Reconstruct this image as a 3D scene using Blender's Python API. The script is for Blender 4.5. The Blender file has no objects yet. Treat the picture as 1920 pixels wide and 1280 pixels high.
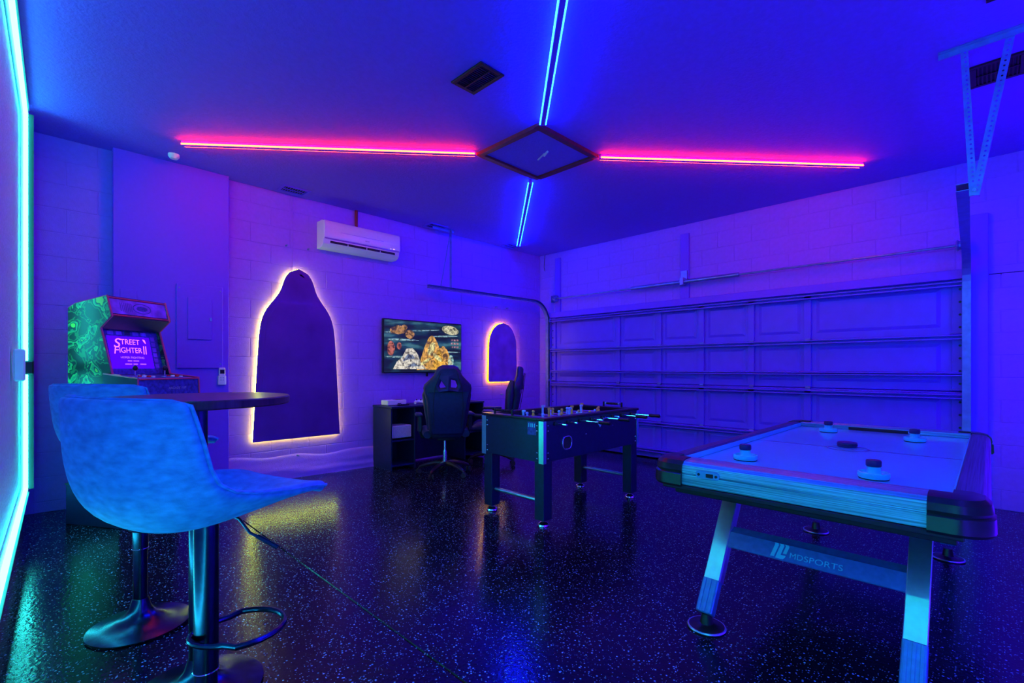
import bpy, math, random
from math import sin, cos, pi, radians as rad
from mathutils import Vector, Matrix, noise
random.seed(7)
S = bpy.context.scene
COL = S.collection
# ------------------------------------------------------------------ camera, world, lamps, exposure
cd = bpy.data.cameras.new('camera'); cam = bpy.data.objects.new('camera', cd); COL.objects.link(cam)
cam.location = (5.517, -6.196, 1.285); cam.rotation_euler = (rad(90), 0, rad(45))
cd.sensor_width = 36; cd.lens = 897 / 1920 * 36; cd.shift_y = 49 / 1920; cd.clip_start = .02
S.camera = cam
S.view_settings.view_transform = 'Standard'; S.view_settings.look = 'None'
S.view_settings.gamma = 1; S.view_settings.use_curve_mapping = False
S.view_settings.exposure = 0.06
w = bpy.data.worlds.new('world'); S.world = w; w.use_nodes = True
w.node_tree.nodes['Background'].inputs[0].default_value = (0, 0, 0, 1)
CZ = 3.21                                   # ceiling height
d45 = 2 ** -.5
def fz(y): return -.015 * y                 # the floor falls towards the garage door
def wd(x): return -6.395 + (5.517 - x) * .0257   # the near wall, a little out of square
# every light in the room is one of its own tubes, strips, screens or back lights: strengths here
TUBE = ((.032, .97, .92), 24)          # cyan neon outline on the near wall
CSTRIP = ((.0010, .015, 1.0), 165)     # blue strips of the ceiling cross
RSTRIP = ((1.0, .015, .005), 66)       # red strips of the ceiling cross
VTUBE = ((.06, .001, 1.0), 30)        # violet neon outline on the right-hand wall
WARM = ((.72, 1.0, .06), 30); AMBER = ((1.0, .62, .0), 30)

# ------------------------------------------------------------------ materials
def nodes(name):
    m = bpy.data.materials.new(name); m.use_nodes = True
    nt = m.node_tree; return m, nt, nt.nodes['Principled BSDF']
def N(nt, t, **k):
    n = nt.nodes.new(t)
    for a, b in k.items(): setattr(n, a, b)
    return n
def mat(name, col, rough=.5, metal=0., var=.06, scale=30, bump=0., bscale=120, stretch=None, coat=0., spec=.5, var2=None):
    m, nt, b = nodes(name); L = nt.links.new
    tc = N(nt, 'ShaderNodeTexCoord'); mp = N(nt, 'ShaderNodeMapping')
    if stretch: mp.inputs['Scale'].default_value = stretch
    L(tc.outputs['Object'], mp.inputs[0])
    no = N(nt, 'ShaderNodeTexNoise'); no.inputs['Scale'].default_value = scale; no.inputs['Detail'].default_value = 5
    L(mp.outputs[0], no.inputs['Vector'])
    r = N(nt, 'ShaderNodeValToRGB'); e = r.color_ramp.elements
    c2 = var2 or [min(1, c * (1 + var * 2)) for c in col]; c1 = [c * (1 - var * 2) for c in col] if not var2 else col
    e[0].position = .3; e[1].position = .7
    e[0].color = (*c1, 1); e[1].color = (*c2, 1)
    L(no.outputs[0], r.inputs[0]); L(r.outputs[0], b.inputs['Base Color'])
    b.inputs['Roughness'].default_value = rough; b.inputs['Metallic'].default_value = metal
    b.inputs['Coat Weight'].default_value = coat; b.inputs['Specular IOR Level'].default_value = spec
    if bump:
        n2 = N(nt, 'ShaderNodeTexNoise'); n2.inputs['Scale'].default_value = bscale; n2.inputs['Detail'].default_value = 4
        L(mp.outputs[0], n2.inputs['Vector'])
        bp = N(nt, 'ShaderNodeBump'); bp.inputs['Strength'].default_value = bump; bp.inputs['Distance'].default_value = .01
        L(n2.outputs[0], bp.inputs['Height']); L(bp.outputs[0], b.inputs['Normal'])
    return m
def emit(name, col, st):
    m, nt, b = nodes(name)
    b.inputs['Base Color'].default_value = (*[min(1, c) for c in col], 1)
    b.inputs['Emission Color'].default_value = (*col, 1); b.inputs['Emission Strength'].default_value = st
    return m
def floor_mat():
    m, nt, b = nodes('epoxy_flake_floor'); L = nt.links.new
    tc = N(nt, 'ShaderNodeTexCoord')
    prev = None
    for sc, thr, keep in ((62, .25, .68), (110, .23, .64), (38, .16, .85)):
        v = N(nt, 'ShaderNodeTexVoronoi'); v.inputs['Scale'].default_value = sc; L(tc.outputs['Object'], v.inputs['Vector'])
        lt = N(nt, 'ShaderNodeMath', operation='LESS_THAN'); lt.inputs[1].default_value = thr; L(v.outputs['Distance'], lt.inputs[0])
        sp = N(nt, 'ShaderNodeSeparateColor'); L(v.outputs['Color'], sp.inputs[0])
        gt = N(nt, 'ShaderNodeMath', operation='GREATER_THAN'); gt.inputs[1].default_value = keep; L(sp.outputs[0], gt.inputs[0])
        mu = N(nt, 'ShaderNodeMath', operation='MULTIPLY'); L(lt.outputs[0], mu.inputs[0]); L(gt.outputs[0], mu.inputs[1])
        br = N(nt, 'ShaderNodeMath', operation='MULTIPLY'); ad = N(nt, 'ShaderNodeMath', operation='MULTIPLY_ADD'); ad.inputs[1].default_value = .7; ad.inputs[2].default_value = .3; L(sp.outputs[1], ad.inputs[0])
        L(mu.outputs[0], br.inputs[0]); L(ad.outputs[0], br.inputs[1])
        if prev is None: prev = br
        else:
            mx = N(nt, 'ShaderNodeMath', operation='MAXIMUM'); L(prev.outputs[0], mx.inputs[0]); L(br.outputs[0], mx.inputs[1]); prev = mx
    no = N(nt, 'ShaderNodeTexNoise'); no.inputs['Scale'].default_value = 1.6; no.inputs['Detail'].default_value = 3; L(tc.outputs['Object'], no.inputs['Vector'])
    rr = N(nt, 'ShaderNodeMapRange'); rr.inputs[1].default_value = .35; rr.inputs[2].default_value = .65; rr.inputs[3].default_value = .15; rr.inputs[4].default_value = .22
    L(no.outputs[0], rr.inputs[0]); L(rr.outputs[0], b.inputs['Roughness'])
    mix = N(nt, 'ShaderNodeMix', data_type='RGBA'); mix.inputs[6].default_value = (.006, .006, .012, 1); mix.inputs[7].default_value = (.30, .70, 1, 1)
    L(prev.outputs[0], mix.inputs[0]); L(mix.outputs[2], b.inputs['Base Color'])
    n2 = N(nt, 'ShaderNodeTexNoise'); n2.inputs['Scale'].default_value = 55; n2.inputs['Detail'].default_value = 2; L(tc.outputs['Object'], n2.inputs['Vector'])
    bp = N(nt, 'ShaderNodeBump'); bp.inputs['Strength'].default_value = .10; bp.inputs['Distance'].default_value = .01
    L(n2.outputs[0], bp.inputs['Height']); L(bp.outputs[0], b.inputs['Normal']); b.inputs['Specular IOR Level'].default_value = .4
    return m
def camo_mat():
    m, nt, b = nodes('arcade_side_print'); L = nt.links.new
    tc = N(nt, 'ShaderNodeTexCoord')
    no = N(nt, 'ShaderNodeTexNoise'); no.inputs['Scale'].default_value = 9; no.inputs['Detail'].default_value = 2.5; no.inputs['Distortion'].default_value = .5
    L(tc.outputs['Object'], no.inputs['Vector'])
    r = N(nt, 'ShaderNodeValToRGB'); cr = r.color_ramp; cr.interpolation = 'CONSTANT'
    cr.elements[0].position = 0; cr.elements[0].color = (.01, .02, .02, 1)
    cr.elements[1].position = .47; cr.elements[1].color = (.03, .20, .06, 1)
    for p, c in ((.51, (.01, .02, .03)), (.56, (.10, .50, .12)), (.60, (.04, .28, .12)), (.645, (.01, .03, .03)), (.68, (.35, .62, .06))):
        e = cr.elements.new(p); e.color = (*c, 1)
    L(no.outputs[0], r.inputs[0]); L(r.outputs[0], b.inputs['Base Color']); b.inputs['Roughness'].default_value = .35
    return m
MT = {}  # wall, ceiling, door, white and silver colours carry some of the neon's tint
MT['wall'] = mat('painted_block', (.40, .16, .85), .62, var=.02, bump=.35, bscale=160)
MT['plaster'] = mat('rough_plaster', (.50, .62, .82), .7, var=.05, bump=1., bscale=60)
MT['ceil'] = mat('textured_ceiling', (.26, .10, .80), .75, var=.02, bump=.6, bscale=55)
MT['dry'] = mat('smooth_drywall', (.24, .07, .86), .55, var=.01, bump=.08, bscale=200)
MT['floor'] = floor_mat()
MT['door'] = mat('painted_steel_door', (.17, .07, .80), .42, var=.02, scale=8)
MT['steel'] = mat('galvanised_steel', (.24, .32, .62), .4, .7, scale=20)
MT['white'] = mat('white_plastic', (.86, .86, .88), .28, var=.01)
MT['warmwhite'] = mat('glossy_white_plastic', (.90, .86, .88), .16, var=.01, coat=.4)
MT['black'] = mat('black_laminate', (.008, .016, .06), .36, var=.1)
MT['gloss'] = mat('gloss_black_metal', (.035, .065, .13), .24, 1., var=.1)
MT['blkpl'] = mat('black_plastic', (.015, .015, .018), .3, var=.1)
MT['rubber'] = mat('dark_rubber', (.02, .02, .022), .7)
MT['leather'] = mat('dark_faux_leather', (.014, .022, .07), .42, var=.1, bump=.12, bscale=260)
MT['suede'] = mat('worn_blue_grey_suede', (.025, .19, .60), .66, scale=30, bump=.2, bscale=300, var2=(.05, .33, .84), stretch=(1, 1, 2.2))
MT['chrome'] = mat('chrome', (.85, .86, .88), .08, 1, var=.01)
MT['alu'] = mat('satin_aluminium', (.45, .95, .90), .32, 1, var=.03)
MT['brXlit'] = mat('brushed_rail_x_lit', (.16, .48, .58), .34, .6, var=.3, scale=40, stretch=(.05, 6, 6), bump=.2, bscale=60)  # end rails, with the cyan tube light put into the colour
MT['brYdim'] = mat('brushed_rail_y_dim', (.10, .13, .22), .34, .7, var=.3, scale=40, stretch=(6, .05, 6), bump=.2, bscale=60)  # same rail metal, coloured darker for the dim ceiling it reflects
MT['play'] = mat('white_playfield', (.14, .82, .90), .16, var=.01, coat=.3)
MT['line'] = mat('printed_line', (.03, .05, .25), .3)
MT['gunmetal'] = mat('gunmetal_bar', (.08, .30, .62), .36, .4, scale=40)
MT['silverleg'] = mat('silver_leg_paint', (.45, .96, .84), .34, 1., var=.03)
MT['strikerpl'] = mat('cyan_lit_white_plastic', (.08, .98, .90), .3, var=.01)  # white plastic; the tube's cyan light is put into its colour
MT['logo'] = mat('pale_logo_print', (.10, 1, .95), .4, var=.02)
MT['bluecap'] = mat('navy_mallet_top', (.03, .02, .12), .45)
MT['tabletop'] = mat('dark_wood_tabletop', (.10, .016, .035), .3, var=.25, scale=6, stretch=(1, 9, 1))
MT['brown'] = mat('brown_painted_frame', (.24, .025, .035), .45, var=.1)
MT['panelprint'] = mat('deep_purple_print', (.12, .03, .30), .28, var=.12, scale=3, coat=.2)
MT['violetprint'] = mat('violet_print', (.40, .12, .62), .28, var=.1, scale=5, coat=.2)
MT['bezel'] = mat('black_bezel', (.01, .01, .012), .25)
MT['camo'] = camo_mat()
MT['marq'] = mat('violet_marquee', (.30, .10, .75), .3, var=.2, scale=12)
MT['tmold'] = mat('red_edge_trim', (.75, .05, .18), .35)
MT['redb'] = mat('red_button', (.8, .03, .05), .25)
MT['deck'] = mat('blue_deck_print', (.05, .05, .35), .35, var=.25, scale=40)
MT['vent'] = mat('dark_bronze_vent', (.035, .012, .016), .4, .3)
MT['yellow'] = mat('yellow_player_paint', (.75, .80, .10), .4)
MT['cyanp'] = mat('white_player_paint', (.30, .92, .92), .4)
MT['speaker'] = mat('pale_grille', (.45, .47, .55), .6, var=.3, scale=300)
MT['tube'] = emit('cyan_neon_tube', *TUBE)
MT['cstrip'] = emit('cyan_led_strip', *CSTRIP)
MT['rstrip'] = emit('red_led_strip', *RSTRIP)
MT['warmled'] = emit('warm_white_led', *WARM)
MT['amberled'] = emit('amber_led', *AMBER)
MT['ledw'] = emit('status_light', (1, .6, .5), 1.6)
MT['vtube'] = emit('violet_neon_tube', *VTUBE)

# ------------------------------------------------------------------ geometry helpers: each gives (verts, faces)
def box(c, s, b=0., R=None):
    hx, hy, hz = s[0] / 2, s[1] / 2, s[2] / 2
    V = []; F = []
    if b <= 0:
        V = [(sx * hx, sy * hy, sz * hz) for sz in (-1, 1) for sy in (-1, 1) for sx in (-1, 1)]
        F = [(0, 2, 3, 1), (4, 5, 7, 6), (0, 1, 5, 4), (2, 6, 7, 3), (0, 4, 6, 2), (1, 3, 7, 5)]
    else:
        b = min(b, hx * .99, hy * .99, hz * .99); idx = {}
        for sx in (-1, 1):
            for sy in (-1, 1):
                for sz in (-1, 1):
                    for a in range(3):
                        p = [sx * (hx - b), sy * (hy - b), sz * (hz - b)]; p[a] = (sx * hx, sy * hy, sz * hz)[a]
                        idx[(sx, sy, sz, a)] = len(V); V.append(tuple(p))
        for s_ in (-1, 1):
            q = [(-1, -1), (1, -1), (1, 1), (-1, 1)]
            if s_ < 0: q = q[::-1]
            F.append(tuple(idx[(s_, u, v, 0)] for u, v in q))
            F.append(tuple(idx[(v, s_, u, 1)] for u, v in q))
            F.append(tuple(idx[(u, v, s_, 2)] for u, v in q))
        for u in (-1, 1):
            for v in (-1, 1):
                f1 = [idx[(-1, u, v, 1)], idx[(1, u, v, 1)], idx[(1, u, v, 2)], idx[(-1, u, v, 2)]]
                f2 = [idx[(u, -1, v, 2)], idx[(u, 1, v, 2)], idx[(u, 1, v, 0)], idx[(u, -1, v, 0)]]
                f3 = [idx[(u, v, -1, 0)], idx[(u, v, 1, 0)], idx[(u, v, 1, 1)], idx[(u, v, -1, 1)]]
                for f in (f1, f2, f3): F.append(tuple(f if u * v < 0 else f[::-1]))
        for sx in (-1, 1):
            for sy in (-1, 1):
                for sz in (-1, 1):
                    t = [idx[(sx, sy, sz, a)] for a in range(3)]
                    F.append(tuple(t if sx * sy * sz > 0 else t[::-1]))
    M = Matrix.Translation(c) @ (R.to_4x4() if R else Matrix.Identity(4))
    return [tuple(M @ Vector(v)) for v in V], F
def xf(g, M): return [tuple(M @ Vector(v)) for v in g[0]], g[1]
def loft(rings, capped=True, closed=True):
    n = len(rings[0]); V = [tuple(p) for r in rings for p in r]; F = []
    for i in range(len(rings) - 1):
        for j in range(n if closed else n - 1):
            a, b_ = i * n + j, i * n + (j + 1) % n
            F.append((a, b_, b_ + n, a + n))
    if capped:
        F.append(tuple(range(n))[::-1]); F.append(tuple((len(rings) - 1) * n + j for j in range(n)))
    return V, F
def tube(pts, r, seg=10, closed=False, taper=None):
    P = [Vector(p) for p in pts]; n = len(P); rings = []
    up = None
    for i, p in enumerate(P):
        if closed: d = P[(i + 1) % n] - P[i - 1]
        else: d = P[min(i + 1, n - 1)] - P[max(i - 1, 0)]
        d.normalize()
        if up is None:
            up = Vector((0, 0, 1)) if abs(d.z) < .9 else Vector((1, 0, 0))
        a = d.cross(up).normalized(); up = a.cross(d).normalized()
        rr = r if taper is None else r * taper[i]
        rings.append([p + (a * cos(2 * pi * k / seg) + up * sin(2 * pi * k / seg)) * rr for k in range(seg)])
    if closed:
        rings.append(rings[0]); V, F = loft(rings, False)
        return V, F
    return loft(rings)
def lathe(prof, seg=32, c=(0, 0, 0)):
    rings = [[(c[0] + r * cos(2 * pi * k / seg), c[1] + r * sin(2 * pi * k / seg), c[2] + z) for k in range(seg)] for r, z in prof]
    return loft(rings)
def prism(poly, axis, a, b):
    """poly in the two other axes (cyclic order), extruded along axis from a to b"""
    def mk(u, v, t): return {'x': (t, u, v), 'y': (u, t, v), 'z': (u, v, t)}[axis]
    r0 = [mk(u, v, a) for u, v in poly]; r1 = [mk(u, v, b) for u, v in poly]
    return loft([r0, r1])
def ball(c, r, seg=12, rows=8, sq=(1, 1, 1)):
    rings = []
    for i in range(rows + 1):
        t = -pi / 2 + pi * (i + .02) / (rows + .04)
        rings.append([(c[0] + sq[0] * r * cos(t) * cos(2 * pi * k / seg), c[1] + sq[1] * r * cos(t) * sin(2 * pi * k / seg), c[2] + sq[2] * r * sin(t)) for k in range(seg)])
    return loft(rings)
def mesh(name, geos, smooth=35):
    V = []; F = []
    for g in geos:
        o = len(V); V += g[0]; F += [tuple(i + o for i in f) for f in g[1]]
    me = bpy.data.meshes.new(name); me.from_pydata(V, [], F); me.validate(); me.update()
    import bmesh
    bm = bmesh.new(); bm.from_mesh(me); bmesh.ops.recalc_face_normals(bm, faces=bm.faces); bm.to_mesh(me); bm.free()
    if smooth:
        for p in me.polygons: p.use_smooth = True
        me.set_sharp_from_angle(angle=rad(smooth))
    return me
def link(name, me, m, parent=None, loc=None):
    o = bpy.data.objects.new(name, me); COL.objects.link(o)
    if m is not None and not me.materials: me.materials.append(MT[m] if isinstance(m, str) else m)
    if parent: o.parent = parent
    if loc: o.location = loc
    return o
def obj(name, geos, m, parent=None, loc=None, smooth=35):
    if isinstance(geos, tuple): geos = [geos]
    return link(name, mesh(name, geos, smooth), m, parent, loc)
def tag(o, label, cat, group=None):
    o['label'] = label; o['category'] = cat
    if group: o['group'] = group
    return o
def thing(name, label, cat, loc=(0, 0, 0), rz=0., group=None):
    o = bpy.data.objects.new(name, None); COL.objects.link(o); o.empty_display_size = .05
    o.location = loc; o.rotation_euler = (0, 0, rz)
    return tag(o, label, cat, group)
def struct(o): o['kind'] = 'structure'; return o
def dup(root, loc, rz, label=None):
    def cp(o, par):
        c = o.copy(); COL.objects.link(c)
        if par: c.parent = par
        for ch in list(o.children): cp(ch, c)
        return c
    r = cp(root, None); r.location = loc; r.rotation_euler = (0, 0, rz)
    if label: r['label'] = label
    return r
def curve_mesh(cu, name):
    o = bpy.data.objects.new('tmp', cu); COL.objects.link(o)
    dg = bpy.context.evaluated_depsgraph_get()
    me = bpy.data.meshes.new_from_object(o.evaluated_get(dg)); me.name = name
    bpy.data.objects.remove(o); bpy.data.curves.remove(cu)
    me.materials.clear()
    return me
def plate(name, outlines, thick, bevel=0., fn=None, smooth=40):
    """flat plate from 2D outlines (first outer, others holes); local XY, thickness along Z, then mapped by fn"""
    cu = bpy.data.curves.new(name, 'CURVE'); cu.dimensions = '2D'; cu.fill_mode = 'BOTH'
    cu.extrude = max(thick / 2 - bevel, .0001); cu.bevel_depth = bevel; cu.bevel_resolution = 2; cu.offset = -bevel
    for ol in outlines:
        sp = cu.splines.new('POLY'); sp.points.add(len(ol) - 1); sp.use_cyclic_u = True
        for p, (x, y) in zip(sp.points, ol): p.co = (x, y, 0, 1)
    me = curve_mesh(cu, name)
    if fn:
        for v in me.vertices: v.co = fn(v.co)
    for p in me.polygons: p.use_smooth = True
    me.set_sharp_from_angle(angle=rad(smooth)); me.update()
    return me
def text(name, body, size, fn, ext=.0006, shear=0., sx=1.):
    cu = bpy.data.curves.new(name, 'FONT'); cu.body = body; cu.size = size; cu.extrude = ext; cu.shear = shear
    cu.align_x = 'CENTER'; cu.align_y = 'CENTER'; cu.resolution_u = 4
    me = curve_mesh(cu, name)
    for v in me.vertices: v.co = fn(Vector((v.co.x * sx, v.co.y, v.co.z)))
    me.update(); return me
def fit(me, width, mid):
    xs = [v.co.x for v in me.vertices]; k = width / (max(xs) - min(xs)); c = (max(xs) + min(xs)) / 2
    for v in me.vertices: v.co.x = (v.co.x - c) * k + mid
    return me
def arc(cx, cy, r, a0, a1, n=8): return [(cx + r * cos(rad(a0 + (a1 - a0) * i / n)), cy + r * sin(rad(a0 + (a1 - a0) * i / n))) for i in range(n + 1)]
def rrect(w_, h, r, n=5):
    x, y = w_ / 2 - r, h / 2 - r
    return arc(x, y, r, 0, 90, n) + arc(-x, y, r, 90, 180, n) + arc(-x, -y, r, 180, 270, n) + arc(x, -y, r, 270, 360, n)

# ------------------------------------------------------------------ the room
RX = 6.1
def slab_floor():
    P = [(-6.75, 0), (-5.034, 0), (-5.03, -.006), (-5.022, -.006), (-5.018, 0), (.3, 0)]
    top = [(y, fz(y) + d) for y, d in P]
    poly = top + [(.3, -.25), (-6.75, -.25)]
    return prism(poly, 'x', -.3, RX + .3)
struct(obj('floor', slab_floor(), 'floor', smooth=0))
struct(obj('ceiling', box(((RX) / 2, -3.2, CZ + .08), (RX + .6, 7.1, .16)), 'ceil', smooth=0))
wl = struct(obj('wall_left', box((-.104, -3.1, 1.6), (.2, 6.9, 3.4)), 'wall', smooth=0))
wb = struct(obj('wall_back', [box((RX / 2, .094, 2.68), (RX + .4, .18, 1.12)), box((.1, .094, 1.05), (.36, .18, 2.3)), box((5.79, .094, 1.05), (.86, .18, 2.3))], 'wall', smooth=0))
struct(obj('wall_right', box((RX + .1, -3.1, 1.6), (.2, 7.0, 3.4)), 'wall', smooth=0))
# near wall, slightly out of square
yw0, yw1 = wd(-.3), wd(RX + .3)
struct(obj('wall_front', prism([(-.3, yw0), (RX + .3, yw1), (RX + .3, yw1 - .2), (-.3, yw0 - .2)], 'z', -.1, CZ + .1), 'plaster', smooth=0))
# concrete blocks, laid in running bond; every block its own piece
BL, BH, G = .4064, .2032, .005
cache = {}
def block(ln, ht, axis):
    k = (round(ln, 3), round(ht, 3), axis)
    if k not in cache:
        s = (.022, ln - G, ht - G) if axis == 'y' else (ln - G, .022, ht - G)
        me = mesh('block', [box((0, 0, 0), s, .003)], 0); me.materials.append(MT['wall']); cache[k] = me
    return cache[k]
def lay(parent, axis, a0, a1, z0, z1, off, skip=None):
    k0 = int(math.floor((z0 - .178) / BH)); z = .178 + k0 * BH; k = k0
    while z < z1 - .01:
        za, zb = max(z, z0), min(z + BH, z1)
        s = off + (BL / 2 if k % 2 else 0); n = math.floor((a0 - s) / BL); a = s + n * BL
        while a < a1 - .01:
            u, v = max(a, a0), min(a + BL, a1)
            if v - u > .03 and zb - za > .02 and not (skip and skip(u, v, za, zb)):
                wob = random.uniform(-.0007, .0007)
                o = bpy.data.objects.new('block', block(v - u, zb - za, axis)); COL.objects.link(o); o.parent = parent
                o.location = (-.011 + wob, (u + v) / 2, (za + zb) / 2) if axis == 'y' else ((u + v) / 2, .011 - wob, (za + zb) / 2)
            a += BL
        z += BH; k += 1
lay(wl, 'y', -6.2, -.002, .09, CZ, -4.58, lambda u, v, a, b: u > -5.70 and v < -4.82)
lay(wb, 'x', .002, RX, 2.14, CZ, .0)
lay(wb, 'x', .002, .27, 0, 2.14, .0); lay(wb, 'x', 5.36, RX, 0, 2.14, .1)
# boxed-in drywall on the left wall
jt = struct(obj('trim_1', box((.048, -5.255, 1.62), (.10, .90, 3.19), .004), 'dry', smooth=0))
# lumpy plaster skirt at the foot of the block wall
def skirt():
    V = []; F = []; ny, nz = 90, 14
    for i in range(ny + 1):
        y = -4.8 + i * (4.2 / ny)
        for j in range(nz + 1):
            t = j / nz; z = fz(y) + .26 * t * (1 + .25 * noise.noise((y * 2, 3, 0)))
            x = .004 + (1 - t) ** .8 * .05 * (1 + .5 * noise.noise((y * 1.7, t * 1.5, 1))) + .012 * noise.noise((y * 3 + z * 4, z * 22, 5)) * (1 - t)
            if j == nz: x = -.012
            V.append((x, y, z))
    for i in range(ny):
        for j in range(nz):
            a = i * (nz + 1) + j; F.append((a, a + nz + 1, a + nz + 2, a + 1))
    return V, F
struct(obj('baseboard_left', skirt(), 'wall', smooth=60))
# trim around the garage door opening
struct(obj('trim_2', box((5.43, -.018, 1.35), (.15, .035, 2.7), .004), 'dry', smooth=0))
struct(obj('trim_3', box((.235, -.018, 1.06), (.07, .035, 2.12), .004), 'dry', smooth=0))
struct(obj('trim_4', box((2.83, -.022, 2.165), (5.1, .045, .09), .004), 'dry', smooth=0))
struct(obj('trim_5', box((.42, -.016, 2.62), (.11, .032, .98), .004), 'dry', smooth=0))
struct(obj('trim_6', box((2.62, -.016, 2.64), (.12, .032, .88), .004), 'dry', smooth=0))

# ------------------------------------------------------------------ garage door
door = bpy.data.objects.new('door_1', None); COL.objects.link(door); struct(door)
X0, X1 = .28, 5.345; ST = (1.58, 2.245, 2.845, 3.46, 4.06)
sec_z = [(0.015, .52), (.525, 1.055), (1.06, 1.59), (1.595, 2.12)]
bays = [(X0 + .09, ST[0]), (ST[0], ST[1]), (ST[1], ST[2]), (ST[2], ST[3]), (ST[3], ST[4]), (ST[4], X1 - .09)]
def frustum(x0, x1, z0, z1, y, d, m_=.035):
    r0 = [(x0, y, z0), (x1, y, z0), (x1, y, z1), (x0, y, z1)]
    r1 = [(x0 + m_, y - d, z0 + m_), (x1 - m_, y - d, z0 + m_), (x1 - m_, y - d, z1 - m_), (x0 + m_, y - d, z1 - m_)]
    return loft([r0, r1])
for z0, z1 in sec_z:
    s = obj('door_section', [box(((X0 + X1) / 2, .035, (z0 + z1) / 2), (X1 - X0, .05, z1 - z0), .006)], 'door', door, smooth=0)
    for u, v in bays:
        n = 2 if v - u > 1 else 1
        for i in range(n):
            a, b = u + (v - u) * i / n, u + (v - u) * (i + 1) / n
            if n == 2 and i == 1: continue
            if n == 2: b = v
            obj('embossed_panel', frustum(a + .075, b - .075, z0 + .075, z1 - .07, .011, .012), 'door', s, smooth=0)
    for x in ST:
        obj('stile', [box((x - .004, -.012, (z0 + z1) / 2), (.070, .016, z1 - z0 - .03), .003), box((x - .033, -.002, (z0 + z1) / 2), (.010, .034, z1 - z0 - .03)), box((x + .02, .006, (z0 + z1) / 2), (.010, .03, z1 - z0 - .03))], 'door', s, smooth=0)
    for x in (X0 + .045, X1 - .045):
        obj('end_stile', [box((x, 0, (z0 + z1) / 2), (.085, .03, z1 - z0 - .01), .003)] , 'door', s, smooth=0)
        for k in range(4):
            zz = z0 + (z1 - z0) * (k + .6) / 4.4
            obj('slot', tube([(x + (.015 if x > 2 else -.015), -.0155, zz), (x + (.015 if x > 2 else -.015), -.0175, zz)], .011, 10), 'black', s)
for z, h in ((2.075, .05), (1.575, .05), (1.225, .04), (1.015, .05), (.50, .05), (.13, .05)):
    prof = [(-.012, z + h / 2), (-.07, z + h / 2 - .006), (-.07, z + h / 2 - .016), (-.02, z + h / 2 - .014), (-.02, z - h / 2 + .014), (-.07, z - h / 2 + .012), (-.07, z - h / 2), (-.012, z - h / 2)]
    obj('strut', prism(prof, 'x', X0 + .01, X1 - .01), 'door', door, smooth=0)
for z in (2.06, 1.61, 1.075, .54, .12):
    for x, s_ in ((X0, -1), (X1, 1)):
        obj('roller', [tube([(x - s_ * .1, -.05, z), (x + s_ * .035, -.05, z)], .006, 8), tube([(x + s_ * .02, -.05, z), (x + s_ * .04, -.05, z)], .022, 14)], 'steel', door)
for z in (1.593, 1.058, .523):
    for x in ST:
        obj('hinge', [box((x, -.014, z), (.05, .008, .09), .002), tube([(x - .025, -.02, z), (x + .025, -.02, z)], .009, 8)], 'steel', door)
# door tracks: vertical, curved and horizontal run each
def track(name, label, x0, x1, y_end, zt):
    t = thing(name, label, 'track', (0, 0, 0))
    path = [(x0, -.06, .02), (x0, -.06, .7), (x0, -.06, 1.4), (x0, -.06, zt - .36)]
    for i in range(1, 9):
        a = rad(90 * i / 8); path.append((x0 + (x1 - x0) * .1 * i / 8, -.06 - .34 * (1 - cos(a)), zt - .34 + .34 * sin(a)))
    path.append((x1, y_end, zt))
    P = [Vector(p) for p in path]; rings = []
    for i, p in enumerate(P):
        d = (P[min(i + 1, len(P) - 1)] - P[max(i - 1, 0)]).normalized()
        a = Vector((1, 0, 0)); b = d.cross(a).normalized()
        c = [(-.022, -.03), (-.022, .03), (.022, .03), (.022, -.03), (.018, -.03), (.018, .026), (-.018, .026), (-.018, -.03)]
        sgn = 1 if x0 > 2 else -1
        rings.append([p + b * u + a * (v * sgn) for u, v in c])
    obj('rail', loft(rings), 'steel', t, smooth=0)
    for z in (.4, 1.1, 1.75) if x0 < 2 else ():
        obj('bracket', box((x0 + (.035 if x0 > 2 else -.035), -.03, z), (.05, .06, .05), .003), 'steel', t, smooth=0)
    return t
tl = track('door_track', 'curved steel door track along the left block wall beside the small glowing plaque', .235, .2, -2.46, 2.375)
obj('hanger', [box((.2, -2.08, 2.80), (.032, .004, .84)), box((.184, -2.08, 2.80), (.004, .03, .84))], 'steel', tl, smooth=0)
R_ = Matrix.Rotation(rad(-12), 3, 'X')
obj('brace', box((.2, -2.17, 2.80), (.02, .004, .84), 0, R_), 'steel', tl, smooth=0)
obj('ceiling_angle', [box((.2, -2.2, CZ - .012), (.03, .36, .004)), box((.185, -2.2, CZ - .026), (.004, .36, .03))], 'steel', tl, smooth=0)
tr = track('door_track', 'steel door track at the right jamb hung from a perforated V bracket', 5.36, 5.40, -2.28, 2.36)
def perf(a, b, wdt):
    """perforated angle iron between two points"""
    A, B = Vector(a), Vector(b); L = (B - A).length
    n = int(L / .028); outer = [(-wdt / 2, 0), (wdt / 2, 0), (wdt / 2, L), (-wdt / 2, L)]
    holes = [[(wdt * .1 + .0055 * cos(2 * pi * k / 8), .03 + i * .028 + .0055 * sin(2 * pi * k / 8)) for k in range(8)][::-1] for i in range(n - 1)]
    d = (B - A).normalized(); nx = Vector((d.z, 0, -d.x)) if abs(d.z) > .1 else Vector((1, 0, 0))
    nx.normalize(); 
    if nx.x < 0: nx = -nx
    ny = d.cross(nx)
    me = plate('angle_iron', [outer] + holes, .003, 0, lambda c: A + nx * c.x + d * c.y + ny * c.z)
    return me, A, B, nx, ny, d, L
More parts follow.
